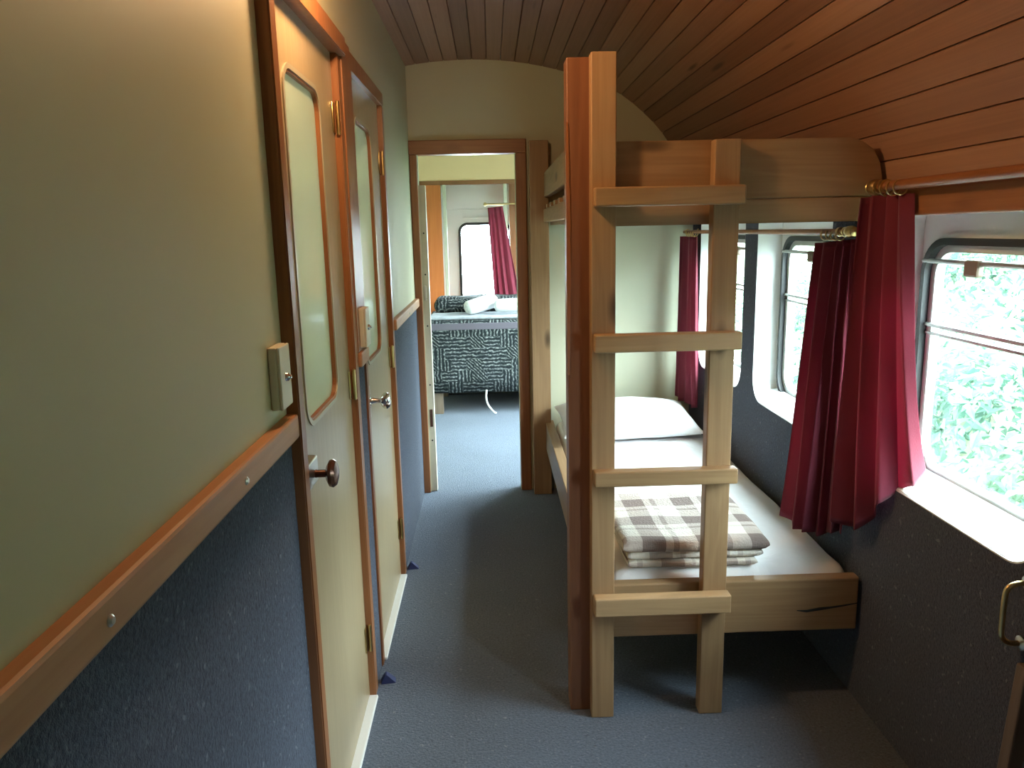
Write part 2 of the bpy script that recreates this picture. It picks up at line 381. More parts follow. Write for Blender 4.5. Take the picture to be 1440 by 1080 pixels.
# wooden fascia at the foot of the ceiling and the pale top board of the recesses
mesh('trim_5', BX((1.076, -1.3, 1.468), (1.106, 2.12, 1.535), .004), W['trimY'], kind='structure')
mesh('trim_6', BX((1.086, 2.12, 1.468), (1.106, YE, 1.50), .004), W['trimY'], kind='structure')
mesh('trim_7', BX((1.124, -1.3, 1.484), (1.20, YE, 1.50), 0), white, kind='structure')
for i in CUT:
    a, b = CUT[i]; c, d = HOLE[i]
    lp = rrect(a, b, SILL, 1.482, [.10, .10, .03, .03])
    win = mesh('window_%d' % i, plate(lp, [rrect(a + .004, b - .004, SILL + .004, 1.478, [.097, .097, .028, .028])], lambda u, v, w: (XR + .001 + w, u, v), .1), white, kind='structure')
    hl = rrect(c, d, .765, 1.395, .085)
    mesh('seal', plate(rrect(c - .014, d + .014, .751, 1.409, .097), [rrect(c + .004, d - .004, .769, 1.391, .082)], lambda u, v, w: (1.186 + w, u, v), .05), rubber, win, label='black rubber window seal', smooth=False)
    mesh('inner_frame', plate(rrect(c + .002, d - .002, .767, 1.393, .083), [rrect(c + .026, d - .026, .791, 1.372, .065)], lambda u, v, w: (1.205 + w, u, v), .018), palealu, win)
    bm = bmesh.new(); box(bm, (1.196, c, 1.170), (1.226, d, 1.180), .002); box(bm, (1.200, c, 1.148), (1.226, d, 1.156), .002); 
    mesh('sash_bar', bm, alu, win)
    rl = bmesh.new(); tube(rl, [(1.19, c - .01, 1.348), (1.19, d + .01, 1.348)], .0065, 10)
    rl = mesh('catch_rail', rl, alu, win)
    yc = 1.88 if i == 3 else (c + d) / 2
    mesh('catch', BX((1.176, yc - .028, 1.315), (1.196, yc + .028, 1.356), .006), latchbrown, rl)
    sl = bmesh.new(); vs_ = [sl.verts.new(p) for y in (a + .03, b - .03) for p in ((XR + .004, y, SILL - .002), (XR + .004, y, SILL + .006), (XR + .07, y, SILL + .046), (1.197, y, SILL + .05), (1.197, y, SILL - .002))]
    bmesh.ops.convex_hull(sl, input=vs_)
    mesh('sill', sl, white, win)
    mesh('pane', plate(rrect(c, d, .765, 1.395, .085), [], lambda u, v, w: (1.222 + w, u, v), .004), glass, win)

# ------------------------------------------------------------------ the two panelled doors
def door(n, y0, y1, wy0, wy1, wz0, wz1, mat_knob, label, out):
    fl = .036; fr = .05 if n == 1 else .045
    xo = XL + out; xr = XL + .010; xl = XL - .013
    leaf = plate([(y0 + fl, .012), (y1 - fr, .012), (y1 - fr, DT - .05), (y0 + fl, DT - .05)], [rrect(wy0, wy1, wz0, wz1, .055)], lambda u, v, w: (xl + .004 - w, u, v), .036)
    root = mesh('door_%d' % n, leaf, W['leaf'], kind='structure', label=label)
    def framepiece(pts, x):
        fm = plate(pts, [], lambda u, v, w: (x - w, u, v), x - XL + .059)
        bmesh.ops.bevel(fm, geom=[e for e in fm.edges if e.calc_face_angle(0) > 1], offset=.003, segments=2, affect='EDGES')
        mesh('door_frame', fm, W['trimZ'], root)
    framepiece([(y0, 0), (y0 + fl, 0), (y0 + fl, DT - .05), (y1, DT - .05), (y1, DT), (y0, DT)], xo)
    framepiece([(y1 - fr, 0), (y1, 0), (y1, DT - .051), (y1 - fr, DT - .051)], xr)
    mesh('glass_pane', plate(rrect(wy0, wy1, wz0, wz1, .055), [], lambda u, v, w: (xl - .006 - w, u, v), .006), frost, root)
    mesh('window_bead', plate(rrect(wy0 - .011, wy1 + .011, wz0 - .011, wz1 + .011, .064), [rrect(wy0, wy1, wz0, wz1, .055)], lambda u, v, w: (xl + .007 - w, u, v), .010), beadm, root)
    mesh('glazing_frame', plate(rrect(wy0 - .002, wy1 + .002, wz0 - .002, wz1 + .002, .057), [rrect(wy0 + .006, wy1 - .006, wz0 + .006, wz1 - .006, .05)], lambda u, v, w: (xl + .004 - w, u, v), .02), W['trimZ'], root)
    hx = XL + .004
    for z in ((1.765, 1.02, .21) if n == 1 else (1.72, .96, .22)):
        bm = bmesh.new(); lathe(bm, [(.0001, -.047), (.0055, -.044), (.0055, .044), (.0001, .047)], (hx, y1 - fr - .005, z), (0, 0, 1), 12)
        box(bm, (hx - .012, y1 - fr - .03, z - .04), (hx - .009, y1 - fr, z + .04), .001)
        mesh('hinge', bm, brass, root, smooth=True)
    zk = .935 if n == 1 else .905; yk = y0 + fl + .075
    bm = bmesh.new()
    if n == 1:
        box(bm, (xl + .004, y0 + fl + .004, zk - .012), (xl + .034, yk + .03, zk + .045), .004)
        box(bm, (xl + .004, y0 + fl + .008, zk - .062), (xl + .018, y0 + fl + .035, zk - .006), .003)
        mesh('lock_box', bm, steel, root, label='worn steel rim lock')
    else:
        box(bm, (xl + .004, y0 + fl + .02, zk - .06), (xl + .010, yk + .02, zk + .05), .003)
        mesh('lock_plate', bm, steel, root, label='worn steel lock plate')
    bm = bmesh.new(); k0 = xl + (.008 if n == 1 else .006)
    if n == 1: lathe(bm, [(.022, 0), (.022, .005), (.012, .010), (.0085, .03), (.0085, .048), (.018, .051), (.029, .057), (.031, .064), (.026, .071), (.012, .075), (0, .076)], (k0, yk, zk + .01), (1, 0, 0), 24)
    else: lathe(bm, [(.022, 0), (.022, .005), (.012, .010), (.009, .03), (.009, .04), (.018, .044), (.027, .052), (.028, .061), (.022, .070), (.010, .074), (0, .075)], (k0, yk, zk), (1, 0, 0), 24)
    mesh('knob', bm, mat_knob, root, smooth=True)
    mesh('threshold', BX((XL - .05, y0 + fl, 0), (XL + .018, y1 - fr, .011), .004), white, root, label='white threshold strip')
    return root
door(1, D1['y0'], D1['y1'], 1.70, 2.045, 1.03, 1.80, bronze, 'nearer narrow veneered door with bronze knob and round-cornered glass', .026)
door(2, D2['y0'], D2['y1'], 2.56, 2.90, 1.025, 1.81, chrome, 'farther narrow veneered door with chrome knob and round-cornered glass', .010)

# the washrooms behind the two doors, each with a small window to the sky
WX = -1.35
mesh('wall_washroom_outer', plate([(1.40, 0), (3.25, 0), (3.25, 2.3), (1.40, 2.3)], [rrect(1.70, 2.05, 1.35, 1.62, .05), rrect(2.60, 2.95, 1.35, 1.62, .05)], lambda u, v, w: (WX - w, u, v), .05), white, kind='structure')
mesh('ceiling_washroom', BX((WX, 1.40, 2.25), (XL - .06, 3.25, 2.3), 0), white, kind='structure')
for i, y in enumerate((1.40, 2.34, 3.22)): mesh('wall_washroom_%s' % ('near', 'middle', 'far')[i], BX((WX, y, 0), (XL - .06, y + .03, 2.25), 0), white, kind='structure')
# switch boxes (copied with their parts)
def copy_tree(o, parent=None):
    c = o.copy(); COL.objects.link(c)
    if parent is not None: c.parent = parent
    for ch in list(o.children): copy_tree(ch, c)
    return c
sw = empty('light_switch', (XL, 1.436, 1.133), label='cream switch box on the green wall above the rail, before the bronze-knobbed door', cat='light switch', group='switch boxes on the left wall')
mesh('back_box', BX((0, -.036, 0), (.016, .036, .118), .003), plastic, sw, world=False)
fp = mesh('face_plate', BX((.016, -.036, 0), (.022, .036, .118), .003), plastic, sw, world=False)
bm = bmesh.new(); lathe(bm, [(.009, 0), (.008, .004), (.004, .007), (.003, .010), (0, .011)], (.022, 0, .058), (1, 0, 0), 16); mesh('toggle', bm, chrome, fp, world=False, smooth=True)
s2 = copy_tree(sw); s2.location = (XL + .012, 2.352, 1.115)
s2['label'] = 'cream switch box on the narrow strip between the two doors'

# door wedges
def wedge(loc, rz, label):
    bm = bmesh.new()
    vs = [bm.verts.new(p) for p in ((-.024, -.016, 0), (.024, -.016, 0), (-.024, .016, 0), (.024, .016, 0), (-.004, -.012, .028), (-.004, .012, .028), (-.009, -.012, .028), (-.009, .012, .028))]
    bmesh.ops.convex_hull(bm, input=vs)
    o = mesh('door_stop', bm, wedge_m, label=label, cat='door stop', group='wedges by the doors'); o.location = loc; o.rotation_euler = (0, 0, rz); return o
wedge((-.372, 2.325, 0), .15, 'small navy door wedge on the carpet at the foot of the bronze-knobbed door')
wedge((-.374, 3.20, 0), .15, 'small navy door wedge on the carpet at the foot of the chrome-knobbed door')

# wall lamp above the nearer door
lp = empty('wall_lamp', (XL, 1.75, 2.065), label='round opal wall lamp above the nearer door', cat='lamp')
bm = bmesh.new(); lathe(bm, [(.055, 0), (.055, .012), (.03, .02), (.02, .05), (0, .05)], (XL, 1.75, 2.065), (1, 0, 0), 24); mesh('lamp_base', bm, brass, lp, smooth=True)
bm = bmesh.new(); bmesh.ops.create_uvsphere(bm, u_segments=24, v_segments=14, radius=.042, matrix=Matrix.Translation((XL + .075, 1.75, 2.065))); mesh('lamp_globe', bm, opal, lp, smooth=True)

# ------------------------------------------------------------------ bunk bed
bk = empty('bunk_bed', (.68, 3.15, 0), label='chunky pine bunk bed with built-in ladder beside the curtained windows', cat='bunk bed')
# corner post beside the ladder with a waney left edge
bm = bmesh.new(); box(bm, (.212, 2.131, 0), (.280, 2.205, 1.892), .003)
mesh('corner_post', bm, W['post'], bk, label='reddish corner post')
bm = bmesh.new(); rows = []
rnd_ = random.Random(3)
for i in range(28):
    z = 1.05 + .68 * i / 27; w_ = .004 + .006 * math.sin(PI * i / 27) * (.6 + .4 * rnd_.random())
    rows.append([bm.verts.new(p) for p in ((.2115, 2.131, z), (.2115 - w_ * .3, 2.128, z), (.212 + w_, 2.129, z), (.212 + w_ * .9, 2.131, z))])
for A, B in zip(rows, rows[1:]):
    for k in range(4): bm.faces.new((A[k], A[(k + 1) % 4], B[(k + 1) % 4], B[k]))
bm.faces.new(rows[0]); bm.faces.new(rows[-1])
mesh('bark_edge', bm, W['trimZ'], bk)
mesh('corner_post', BX((.215, YE - .10, 0), (.314, YE - .026, 1.906), .003), W['pineZ'], bk)
# ladder
ld = empty('ladder', (.47, 2.10, 0), bk)
mesh('ladder_rail', BX((.271, 2.088, 0), (.338, 2.131, 1.896), .003), W['pineZ'], ld)
mesh('ladder_rail', BX((.598, 2.088, 0), (.668, 2.131, 1.676), .003), W['pineZ'], ld)
for i, (z0, z1, x1) in enumerate(((1.508, 1.557, .672), (1.122, 1.171, .676), (.742, .786, .678), (.349, .405, .672))):
    mesh('rung', BX((.276, 2.048, z0), (x1, 2.088, z1), .004), W['paleX'], ld)
# lower bunk
mesh('end_board', BX((.280, 2.133, .238), (1.086, 2.172, .408), .005), W['pineX'], bk)
bm = bmesh.new(); cr_ = [(.90, .306, .0012), (.93, .303, .004), (.97, .309, .005), (1.0, .312, .0035), (1.04, .317, .003), (1.084, .324, .0015)]
top_ = [bm.verts.new((x, 2.1325, z + w_)) for x, z, w_ in cr_]; bot_ = [bm.verts.new((x, 2.1325, z - w_)) for x, z, w_ in cr_]
tb_ = [bm.verts.new((x, 2.1335, z + w_)) for x, z, w_ in cr_]; bb_ = [bm.verts.new((x, 2.1335, z - w_)) for x, z, w_ in cr_]
for k in range(5):
    for A, B in ((top_, bot_), (tb_, bb_), (top_, tb_), (bot_, bb_)): bm.faces.new((A[k], A[k + 1], B[k + 1], B[k]))
for k in (0, 5): bm.faces.new((top_[k], bot_[k], bb_[k], tb_[k]))
mesh('split', bm, rubber, bk, label='dark split in the lower end board')
mesh('side_rail', BX((.284, 2.172, .262), (.330, YE - .04, .412), .004), W['pineY'], bk)
mesh('side_rail', BX((1.052, 2.172, .262), (1.090, YE - .04, .290), .004), W['pineY'], bk)
mesh('bed_base', BX((.330, 2.172, .268), (1.052, YE - .04, .290), 0), W['pineY'], bk)
# upper bunk
def upper_board(z0, z1):
    pts = [(.282, z0), (1.045 if z0 < 1.5 else 1.071, z0)]
    if z0 < 1.5: pts = [(.282, z0), (1.02, z0), (1.055, z0 + .03), (1.071, z1)]
    else: pts += [(1.071, 1.575), (1.063, 1.612), (1.045, 1.645), (1.013, 1.668), (.98, z1)]
    pts += [(.282, z1)]
    b = plate(pts, [], lambda u, v, w: (u, 2.133 + w, v), .037)
    bmesh.ops.bevel(b, geom=[e for e in b.edges if e.calc_face_angle(0) > 1], offset=.003, segments=2, affect='EDGES'); return b
mesh('end_board', upper_board(1.4575, 1.5225), W['pineX'], bk)
mesh('end_board', upper_board(1.5235, 1.679), W['pineX'], bk)
mesh('side_rail', BX((.290, 2.172, 1.622), (.326, YE - .03, 1.745), .004), W['pineY'], bk)
mesh('side_rail', BX((.286, 2.172, 1.494), (.326, YE - .03, 1.560), .004), W['pineY'], bk)
for i in range(9):
    y = 2.30 + i * .225
    mesh('bed_slat', BX((.288, y, 1.5605), (1.07, y + .09, 1.580), .002), W['pineX'], bk)
mesh('side_rail', BX((1.045, 2.172, 1.494), (1.075, YE - .03, 1.56), .004), W['pineY'], bk)
mesh('bunk_board', BX((.326, 2.172, 1.478), (1.045, YE - .03, 1.494), 0), W['pineY'], bk)

# lower mattress in its white sheet
def soft(bm, a, b, bev, amp, sc, sub=5, seed=0):
    box(bm, a, b, bev, 4)
    long = [e for e in bm.edges if e.calc_length() > .12]
    bmesh.ops.subdivide_edges(bm, edges=long, cuts=sub * 4, use_grid_fill=True)
    bm.normal_update()
    for v in bm.verts:
        if v.co.z > (a[2] + b[2]) / 2 and (amp < .011 or v.normal.z > .3): v.co.z += amp * noise.noise(v.co * sc + Vector((seed, 0, 0)))
    return bm
bm = soft(bmesh.new(), (.338, 2.180, .2925), (1.082, YE - .06, .420), .05, .010, 5)
mesh('mattress', bm, sheet, smooth=True, label='thin mattress in a white sheet on the lower bunk', cat='mattress')
# pillow
def pillow(name, loc, sx, sy, sz, rz, tilt, mat, **tg):
    bm = bmesh.new(); N, Mm = 36, 26; top = []
    for s in (1, -1):
        rows = []
        for i in range(N + 1):
            r = []
            for j in range(Mm + 1):
                u = -1 + 2 * i / N; v = -1 + 2 * j / Mm
                h = ((1 - abs(u) ** 2.6) ** .55) * ((1 - abs(v) ** 2.6) ** .55)
                pin = 1 - .07 * (1 - abs(u) ** 2) * (abs(v) ** 6)
                pin2 = 1 - .06 * (1 - abs(v) ** 2) * (abs(u) ** 6)
                p = Vector((u * sx * pin2, v * sy * pin, s * (h * sz * (1.0 if s > 0 else .6))))
                p.z += h * .012 * noise.noise(Vector((u * 2.3, v * 2.3, s * 3.)))
                r.append(bm.verts.new(p))
            rows.append(r)
        for i in range(N):
            for j in range(Mm):
                q = (rows[i][j], rows[i + 1][j], rows[i + 1][j + 1], rows[i][j + 1])
                bm.faces.new(q if s > 0 else q[::-1])
    bmesh.ops.remove_doubles(bm, verts=bm.verts, dist=.0008)
    o = mesh(name, bm, mat, smooth=True, **tg); o.location = loc; o.rotation_euler = (tilt, 0, rz); return o
pillow('pillow', (.682, 3.865, .484), .350, .25, .085, .02, .10, sheet, label='plump white pillow at the far end of the lower bunk', cat='pillow')

# folded plaid blanket, three folds
fb = empty('folded_blanket', (.60, 2.40, .427), label='folded brown and cream plaid wool blanket on the lower bunk', cat='blanket')
def fold(z0, z1, x0, x1, y0, y1, seed):
    bm = bmesh.new(); uvl = bm.loops.layers.uv.new('UVMap')
    N, Mq = 44, 34; h = (z1 - z0) / 2; zc = (z0 + z1) / 2
    # profile across Y: rounded fold at the front and back
    prof = []; L = 0
    yy0, yy1 = y0 + h, y1 - h
    pts = [(yy1 - (yy1 - yy0) * k / 14, zc + h) for k in range(15)]
    pts += [(yy0 - h * math.sin(PI * k / 8), zc + h * math.cos(PI * k / 8)) for k in range(1, 8)]
    pts += [(yy0 + (yy1 - yy0) * k / 14, zc - h) for k in range(15)]
    pts += [(yy1 + h * math.sin(PI * k / 8), zc - h * math.cos(PI * k / 8)) for k in range(1, 8)]
    acc = [0]
    for a, b in zip(pts, pts[1:] + pts[:1]): acc.append(acc[-1] + math.dist(a, b))
    rows = []
    for i in range(N + 1):
        u = i / N; x = x0 + (x1 - x0) * u
        e = min(1, min(u, 1 - u) / .05); sq = .45 + .55 * math.sqrt(max(0, 1 - (1 - e) ** 2))
        r = []
        for (y, z) in pts:
            n1 = noise.noise(Vector((x * 6, y * 6, seed))) * .006
            n2 = noise.noise(Vector((y * 7, z * 9, seed + 4))) * .008
            r.append(bm.verts.new((x + n2 * (1 if u > .5 else -1), y + n1, zc + (z - zc) * sq + (n1 if z > zc else n1 * .3))))
        rows.append(r)
    K = len(pts)
    for i in range(N):
        for k in range(K):
            f = bm.faces.new((rows[i][k], rows[i + 1][k], rows[i + 1][(k + 1) % K], rows[i][(k + 1) % K]))
            for lp_, (ii, kk) in zip(f.loops, ((i, k), (i + 1, k), (i + 1, k + 1), (i, k + 1))):
                lp_[uvl].uv = (x0 + (x1 - x0) * ii / N + seed * .03, acc[kk] + seed * .05)
    bm.faces.new(rows[0]); bm.faces.new(rows[-1][::-1])
    return bm
mesh('blanket_fold', fold(.429, .452, .395, .800, 2.195, 2.63, 1), plaid_m, fb, smooth=True)
mesh('blanket_fold', fold(.452, .480, .400, .812, 2.200, 2.62, 2), plaid_m, fb, smooth=True)
mesh('blanket_fold', fold(.479, .518, .378, .832, 2.185, 2.64, 3), plaid_m, fb, smooth=True)

# ------------------------------------------------------------------ curtains
def crv(pts, s):
    n = len(pts) - 1; x = min(s * n, n - 1e-6); i = int(x); f = x - i
    P = [Vector(p) for p in pts]
    a = P[max(i - 1, 0)]; b = P[i]; c = P[i + 1]; d = P[min(i + 2, n)]
    return .5 * ((2 * b) + (c - a) * f + (2 * a - 5 * b + 4 * c - d) * f * f + (3 * b - a - 3 * c + d) * f ** 3)
def curtain_mesh(top, bot, folds, a0, a1, phase=0, mid=None, nu=150, nv=44, seed=0, bulge=0):
    bm = bmesh.new(); g = []
    for j in range(nv + 1):
        v = j / nv; row = []
        for i in range(nu + 1):
            u = i / nu
            p = crv(top, u).lerp(crv(bot, u), v)
            if mid: 
                m = crv(mid, u); p = crv(top, u) * (1 - v) * (1 - v) + m * 2 * v * (1 - v) + crv(bot, u) * v * v
            e = .004
            q = (crv(top, min(1, u + e)).lerp(crv(bot, min(1, u + e)), v) - crv(top, max(0, u - e)).lerp(crv(bot, max(0, u - e)), v))
            nr = Vector((q.y, -q.x, 0))
            nr = nr.normalized() if nr.length > 1e-6 else Vector((1, 0, 0))
            w = 2 * PI * (folds * (u + .035 * math.sin(5 * u + seed)) + .12 * math.sin(3 * v + seed)) + phase
            A = (a0 + (a1 - a0) * v) * (.75 + .4 * noise.noise(Vector((u * 5, v * 1.2, seed + .5))))
            p = p + nr * (A * (math.sin(w) + .30 * math.sin(.63 * w + v * 3 + seed)))
            p += q.normalized() * A * .22 * math.sin(2 * w) if q.length > 1e-6 else Vector()
            p.z += .006 * math.sin(w * .5 + 1) * v
            row.append(bm.verts.new(p))
        g.append(row)
    for j in range(nv):
        for i in range(nu): bm.faces.new((g[j][i], g[j][i + 1], g[j + 1][i + 1], g[j + 1][i]))
    return bm
def curtain(root, bm, ring_pts=()):
    o = mesh('drape', bm, curtain_m, root, smooth=True)
    if 'sharp_edge' in o.data.attributes: o.data.attributes.remove(o.data.attributes['sharp_edge'])
    s = o.modifiers.new('thick', 'SOLIDIFY'); s.thickness = .0025
    for p in ring_pts:
        b = bmesh.new(); c = Vector(p[:3]); r = p[3]
        tube(b, [c + Vector((r * math.cos(a), 0.15 * r * math.sin(a), r * math.sin(a))) for a in [2 * PI * k / 20 for k in range(20)]], .0022, 8, True)
        mesh('curtain_ring', b, brass, root, smooth=True)
    return o
# rod along the bunk windows, rod along the nearer window
def rod(name, x, z, ya, yb, r, mat, label, brackets, fin):
    rt = empty(name, (x, (ya + yb) / 2, z), label=label, cat='curtain rod')
    bm = bmesh.new(); tube(bm, [(x, ya, z), (x, yb, z)], r, 14); mesh('pole', bm, mat, rt, smooth=True)
    for y, d in fin:
        bm = bmesh.new(); lathe(bm, [(r, -.006), (r + .006, -.004), (r + .006, .004), (r + .002, .006), (r + .008, .014), (r + .009, .034), (r + .004, .042), (r + .001, .046), (r + .004, .05), (0, .054)], (x, y, z), (0, d, 0), 18)
        mesh('finial', bm, brass, rt, smooth=True)
    for y in brackets:
        bm = bmesh.new(); lathe(bm, [(.016, 0), (.016, .004), (.006, .008), (.005, max(.012, 1.096 - x))], (1.098, y, z), (-1, 0, 0), 14)
        lathe(bm, [(r + .001, -.007), (r + .005, -.007), (r + .005, .007), (r + .001, .007)], (x, y, z), (0, 1, 0), 16)
        mesh('bracket', bm, brass, rt, smooth=True)
    return rt
rod('curtain_rod', 1.04, 1.428, 2.26, 4.16, .009, W['trimY'], 'thin curtain rod with brass finial under the upper bunk', (2.30, 4.10), ((2.262, -1),))
rod('curtain_rod', 1.036, 1.545, -.4, 2.072, .0125, W['trimY'], 'wooden curtain rod with brass finial along the ceiling edge', (2.045, .2), ((2.072, 1),))

c1 = empty('curtain', (1.03, 4.03, .5), label='narrow burgundy curtain at the far end of the bunk window', cat='curtain', group='burgundy curtains')
curtain(c1, curtain_mesh([(1.02, 4.14, 1.405), (1.04, 4.04, 1.405), (1.045, 3.93, 1.405)], [(1.01, 4.15, .535), (1.03, 4.02, .53), (1.052, 3.90, .525)], 4, .010, .016, .4, seed=1), [(1.04, 3.95 + .04 * k, 1.418, .014) for k in range(4)])
c2 = empty('curtain', (1.0, 2.25, .5), label='shadowed burgundy curtain hanging at the near end of the bunk window', cat='curtain', group='burgundy curtains')
curtain(c2, curtain_mesh([(1.015, 2.40, 1.395), (1.025, 2.31, 1.40), (1.035, 2.24, 1.405), (1.045, 2.195, 1.41)],
                         [(.945, 2.385, .512), (.968, 2.30, .50), (.998, 2.245, .505), (1.052, 2.20, .525)], 5, .011, .026, .2, seed=2), [(1.04, 2.30 + .035 * k, 1.418, .014) for k in range(4)])
c3 = empty('curtain', (1.06, 2.03, .6), label='bright burgundy curtain trailing over the sill of the nearest window', cat='curtain', group='burgundy curtains')
curtain(c3, curtain_mesh([(1.005, 2.105, 1.518), (1.03, 2.075, 1.522), (1.045, 2.02, 1.522), (1.055, 1.955, 1.522)],
                         [(1.02, 2.165, .575), (1.045, 2.085, .585), (1.08, 2.0, .70), (1.15, 1.955, .79)], 3.4, .016, .030, 1.2,
                         mid=[(1.0, 2.14, 1.05), (1.02, 2.08, 1.05), (1.03, 1.98, 1.02), (1.035, 1.85, 1.00)], seed=3), [(1.036, 1.97 + .035 * k, 1.538, .018) for k in range(4)])

# grab handle and the wooden panel at the right
gh = empty('grab_handle', (XR, 1.46, .57), label='brass grab handle on the dark carpeted wall under the window', cat='handle')
hp = [(XR - .004, 1.46, .575), (XR - .03, 1.46, .578), (XR - .045, 1.46, .595), (XR - .047, 1.46, .63), (XR - .047, 1.46, .675), (XR - .043, 1.46, .70), (XR - .025, 1.46, .71), (XR - .004, 1.46, .711)]
bm = bmesh.new(); tube(bm, [crv(hp, k / 40) for k in range(41)], .0058, 12); mesh('grip', bm, brass, gh, smooth=True)
for z in (.575, .711):
    bm = bmesh.new(); lathe(bm, [(.016, 0), (.016, .004), (.008, .008), (0, .008)], (XR, 1.46, z), (-1, 0, 0), 16); mesh('foot_plate', bm, steel, gh, smooth=True)
pb = BX((1.020, 1.385, .002), (1.054, 1.415, .56), .004, rot=Matrix.Rotation(math.radians(4), 3, 'Y'), piv=(1.04, 1.4, 0))
mesh('wooden_panel', pb, W['greyleg'], label='brown wooden panel standing at the right wall under the brass handle', cat='panel')

# ------------------------------------------------------------------ far room
FXL, FXR, FY = -1.35, 1.10, 7.45
mesh('wall_far_left', BX((FXL - .05, YE + .05, 0), (FXL, FY + .4, 2.4), 0), cream2, kind='structure')
mesh('ceiling_far', BX((FXL - .05, YE + .05, 2.36), (1.25, FY + .5, 2.42), 0), white, kind='structure')
mesh('wall_far_near_side', BX((FXL - .05, YE, 0), (-.471, YE + .05, 2.4), 0), cream2, kind='structure')
FW = ((4.42, 5.22, .40, 1.95), (5.32, 6.06, .40, 1.95), (6.25, 6.95, .80, 1.75))
fh = [rrect(a, b, c, d, .1) for a, b, c, d in FW]
mesh('wall_far_right', plate([(YE + .05, 0), (FY + .4, 0), (FY + .4, 2.4), (YE + .05, 2.4)], fh, lambda u, v, w: (FXR + w, u, v), .05), white, kind='structure')
for i, (a, b, c, d) in enumerate(FW):
    w_ = mesh('window_%d' % (i + 4), plate(rrect(a - .02, b + .02, c - .02, d + .02, .12), [rrect(a + .015, b - .015, c + .015, d - .015, .085)], lambda u, v, w: (FXR - .008 + w, u, v), .06), rubber, kind='structure')
    mesh('pane', plate(rrect(a, b, c, d, .1), [], lambda u, v, w: (FXR + .03 + w, u, v), .004), glass, w_)
# back wall of the far room with its round-cornered window
bwh = rrect(-.275, .19, .80, 1.522, .07)
mesh('wall_far_back', plate([(FXL, 0), (1.15, 0), (1.15, 2.4), (FXL, 2.4)], [bwh], lambda u, v, w: (u, FY + w, v), .05), white, kind='structure')
w_ = mesh('window_7', plate(rrect(-.292, .205, .783, 1.539, .085), [rrect(-.268, .183, .807, 1.515, .065)], lambda u, v, w: (u, FY - .012 + w, v), .07), rubber, kind='structure')
mesh('pane', plate(bwh, [], lambda u, v, w: (u, FY + .03 + w, v), .004), glass, w_)
mesh('trim_8', BX((-.43, FY - .006, 1.655), (.5, FY, 1.668), .002), white, kind='structure')
# partition in front of it: bulkhead, wood panel, posts
PY_ = 7.10
mesh('wall_bulkhead', BX((FXL, PY_, 1.905), (1.1, PY_ + .05, 2.36), 0), yellowcream, kind='structure')
mesh('trim_9', BX((-.66, PY_ - .01, 1.868), (1.1, PY_ + .06, 1.905), .003), W['trimX'], kind='structure')
mesh('wall_panel_left', BX((-1.0, PY_, 0), (-.425, PY_ + .03, 1.868), 0), W['orange'], kind='structure')
mesh('trim_10', BX((-.408, PY_ - .01, 0), (-.378, PY_ + .05, 1.868), .003), jambpaint, kind='structure')
mesh('trim_11', BX((.135, PY_ - .01, 0), (.168, PY_ + .05, 1.868), .003), jambpaint, kind='structure')
mesh('wall_panel_right', BX((.185, PY_, 0), (1.1, PY_ + .03, 1.868), 0), W['trimZ'], kind='structure')
# curtain track, hook plate
tk = mesh('curtain_track', BX((-.24, FY - .028, 1.575), (.04, FY - .006, 1.59), .003), white, label='short pale curtain track above the far window', cat='curtain track')
c4 = empty('curtain', (.14, 7.02, .86), label='burgundy curtain beside the white window in the far room', cat='curtain', group='burgundy curtains')
curtain(c4, curtain_mesh([(-.005, 6.99, 1.66), (.06, 7.0, 1.665), (.125, 7.0, 1.67)], [(.035, 6.98, .87), (.14, 6.95, .865), (.26, 6.97, .86)], 4, .010, .02, .3, seed=5))
rt = empty('curtain_rod', (.2, 7.03, 1.70), label='short curtain rod over the far burgundy curtain', cat='curtain rod')
bm = bmesh.new(); tube(bm, [(-.02, 7.03, 1.69), (.9, 7.03, 1.69)], .008, 10); mesh('pole', bm, brass, rt, smooth=True)
bm = bmesh.new(); bmesh.ops.create_uvsphere(bm, u_segments=14, v_segments=8, radius=.017, matrix=Matrix.Translation((-.03, 7.03, 1.69))); mesh('finial', bm, brass, rt, smooth=True)
bm = BX((.3, 7.026, 1.682), (.32, PY_, 1.698), .002); mesh('bracket', bm, brass, rt)

# far bed
fbd = empty('divan_bed', (.2, 6.5, 0), label='divan bed under a hatched grey bedspread in the far room', cat='bed')
bx0, bx1, by0, by1 = -.515, 1.05, 6.12, 6.92
for (x, y) in ((bx0 + .06, by0 + .06), (bx1 - .08, by0 + .06), (bx0 + .06, by1 - .06), (bx1 - .08, by1 - .06)):
    mesh('leg', BX((x - .045, y - .04, 0), (x + .045, y + .04, .20), .003), W['greyleg'], fbd)
mesh('bed_base', BX((bx0 + .01, by0 + .015, .19), (bx1 - .01, by1, .66), .01), W['trimX'], fbd)
mesh('back_shade_board', BX((bx0 + .1, by1 - .02, 0), (bx1, by1, .19), .002), rubber, fbd)  # black board added to keep the space under the bed dark
mesh('side_shade_board', BX((bx1 - .03, by0 + .02, 0), (bx1 - .01, by1 - .02, .19), .002), rubber, fbd)  # black board added to block window light from under the bed
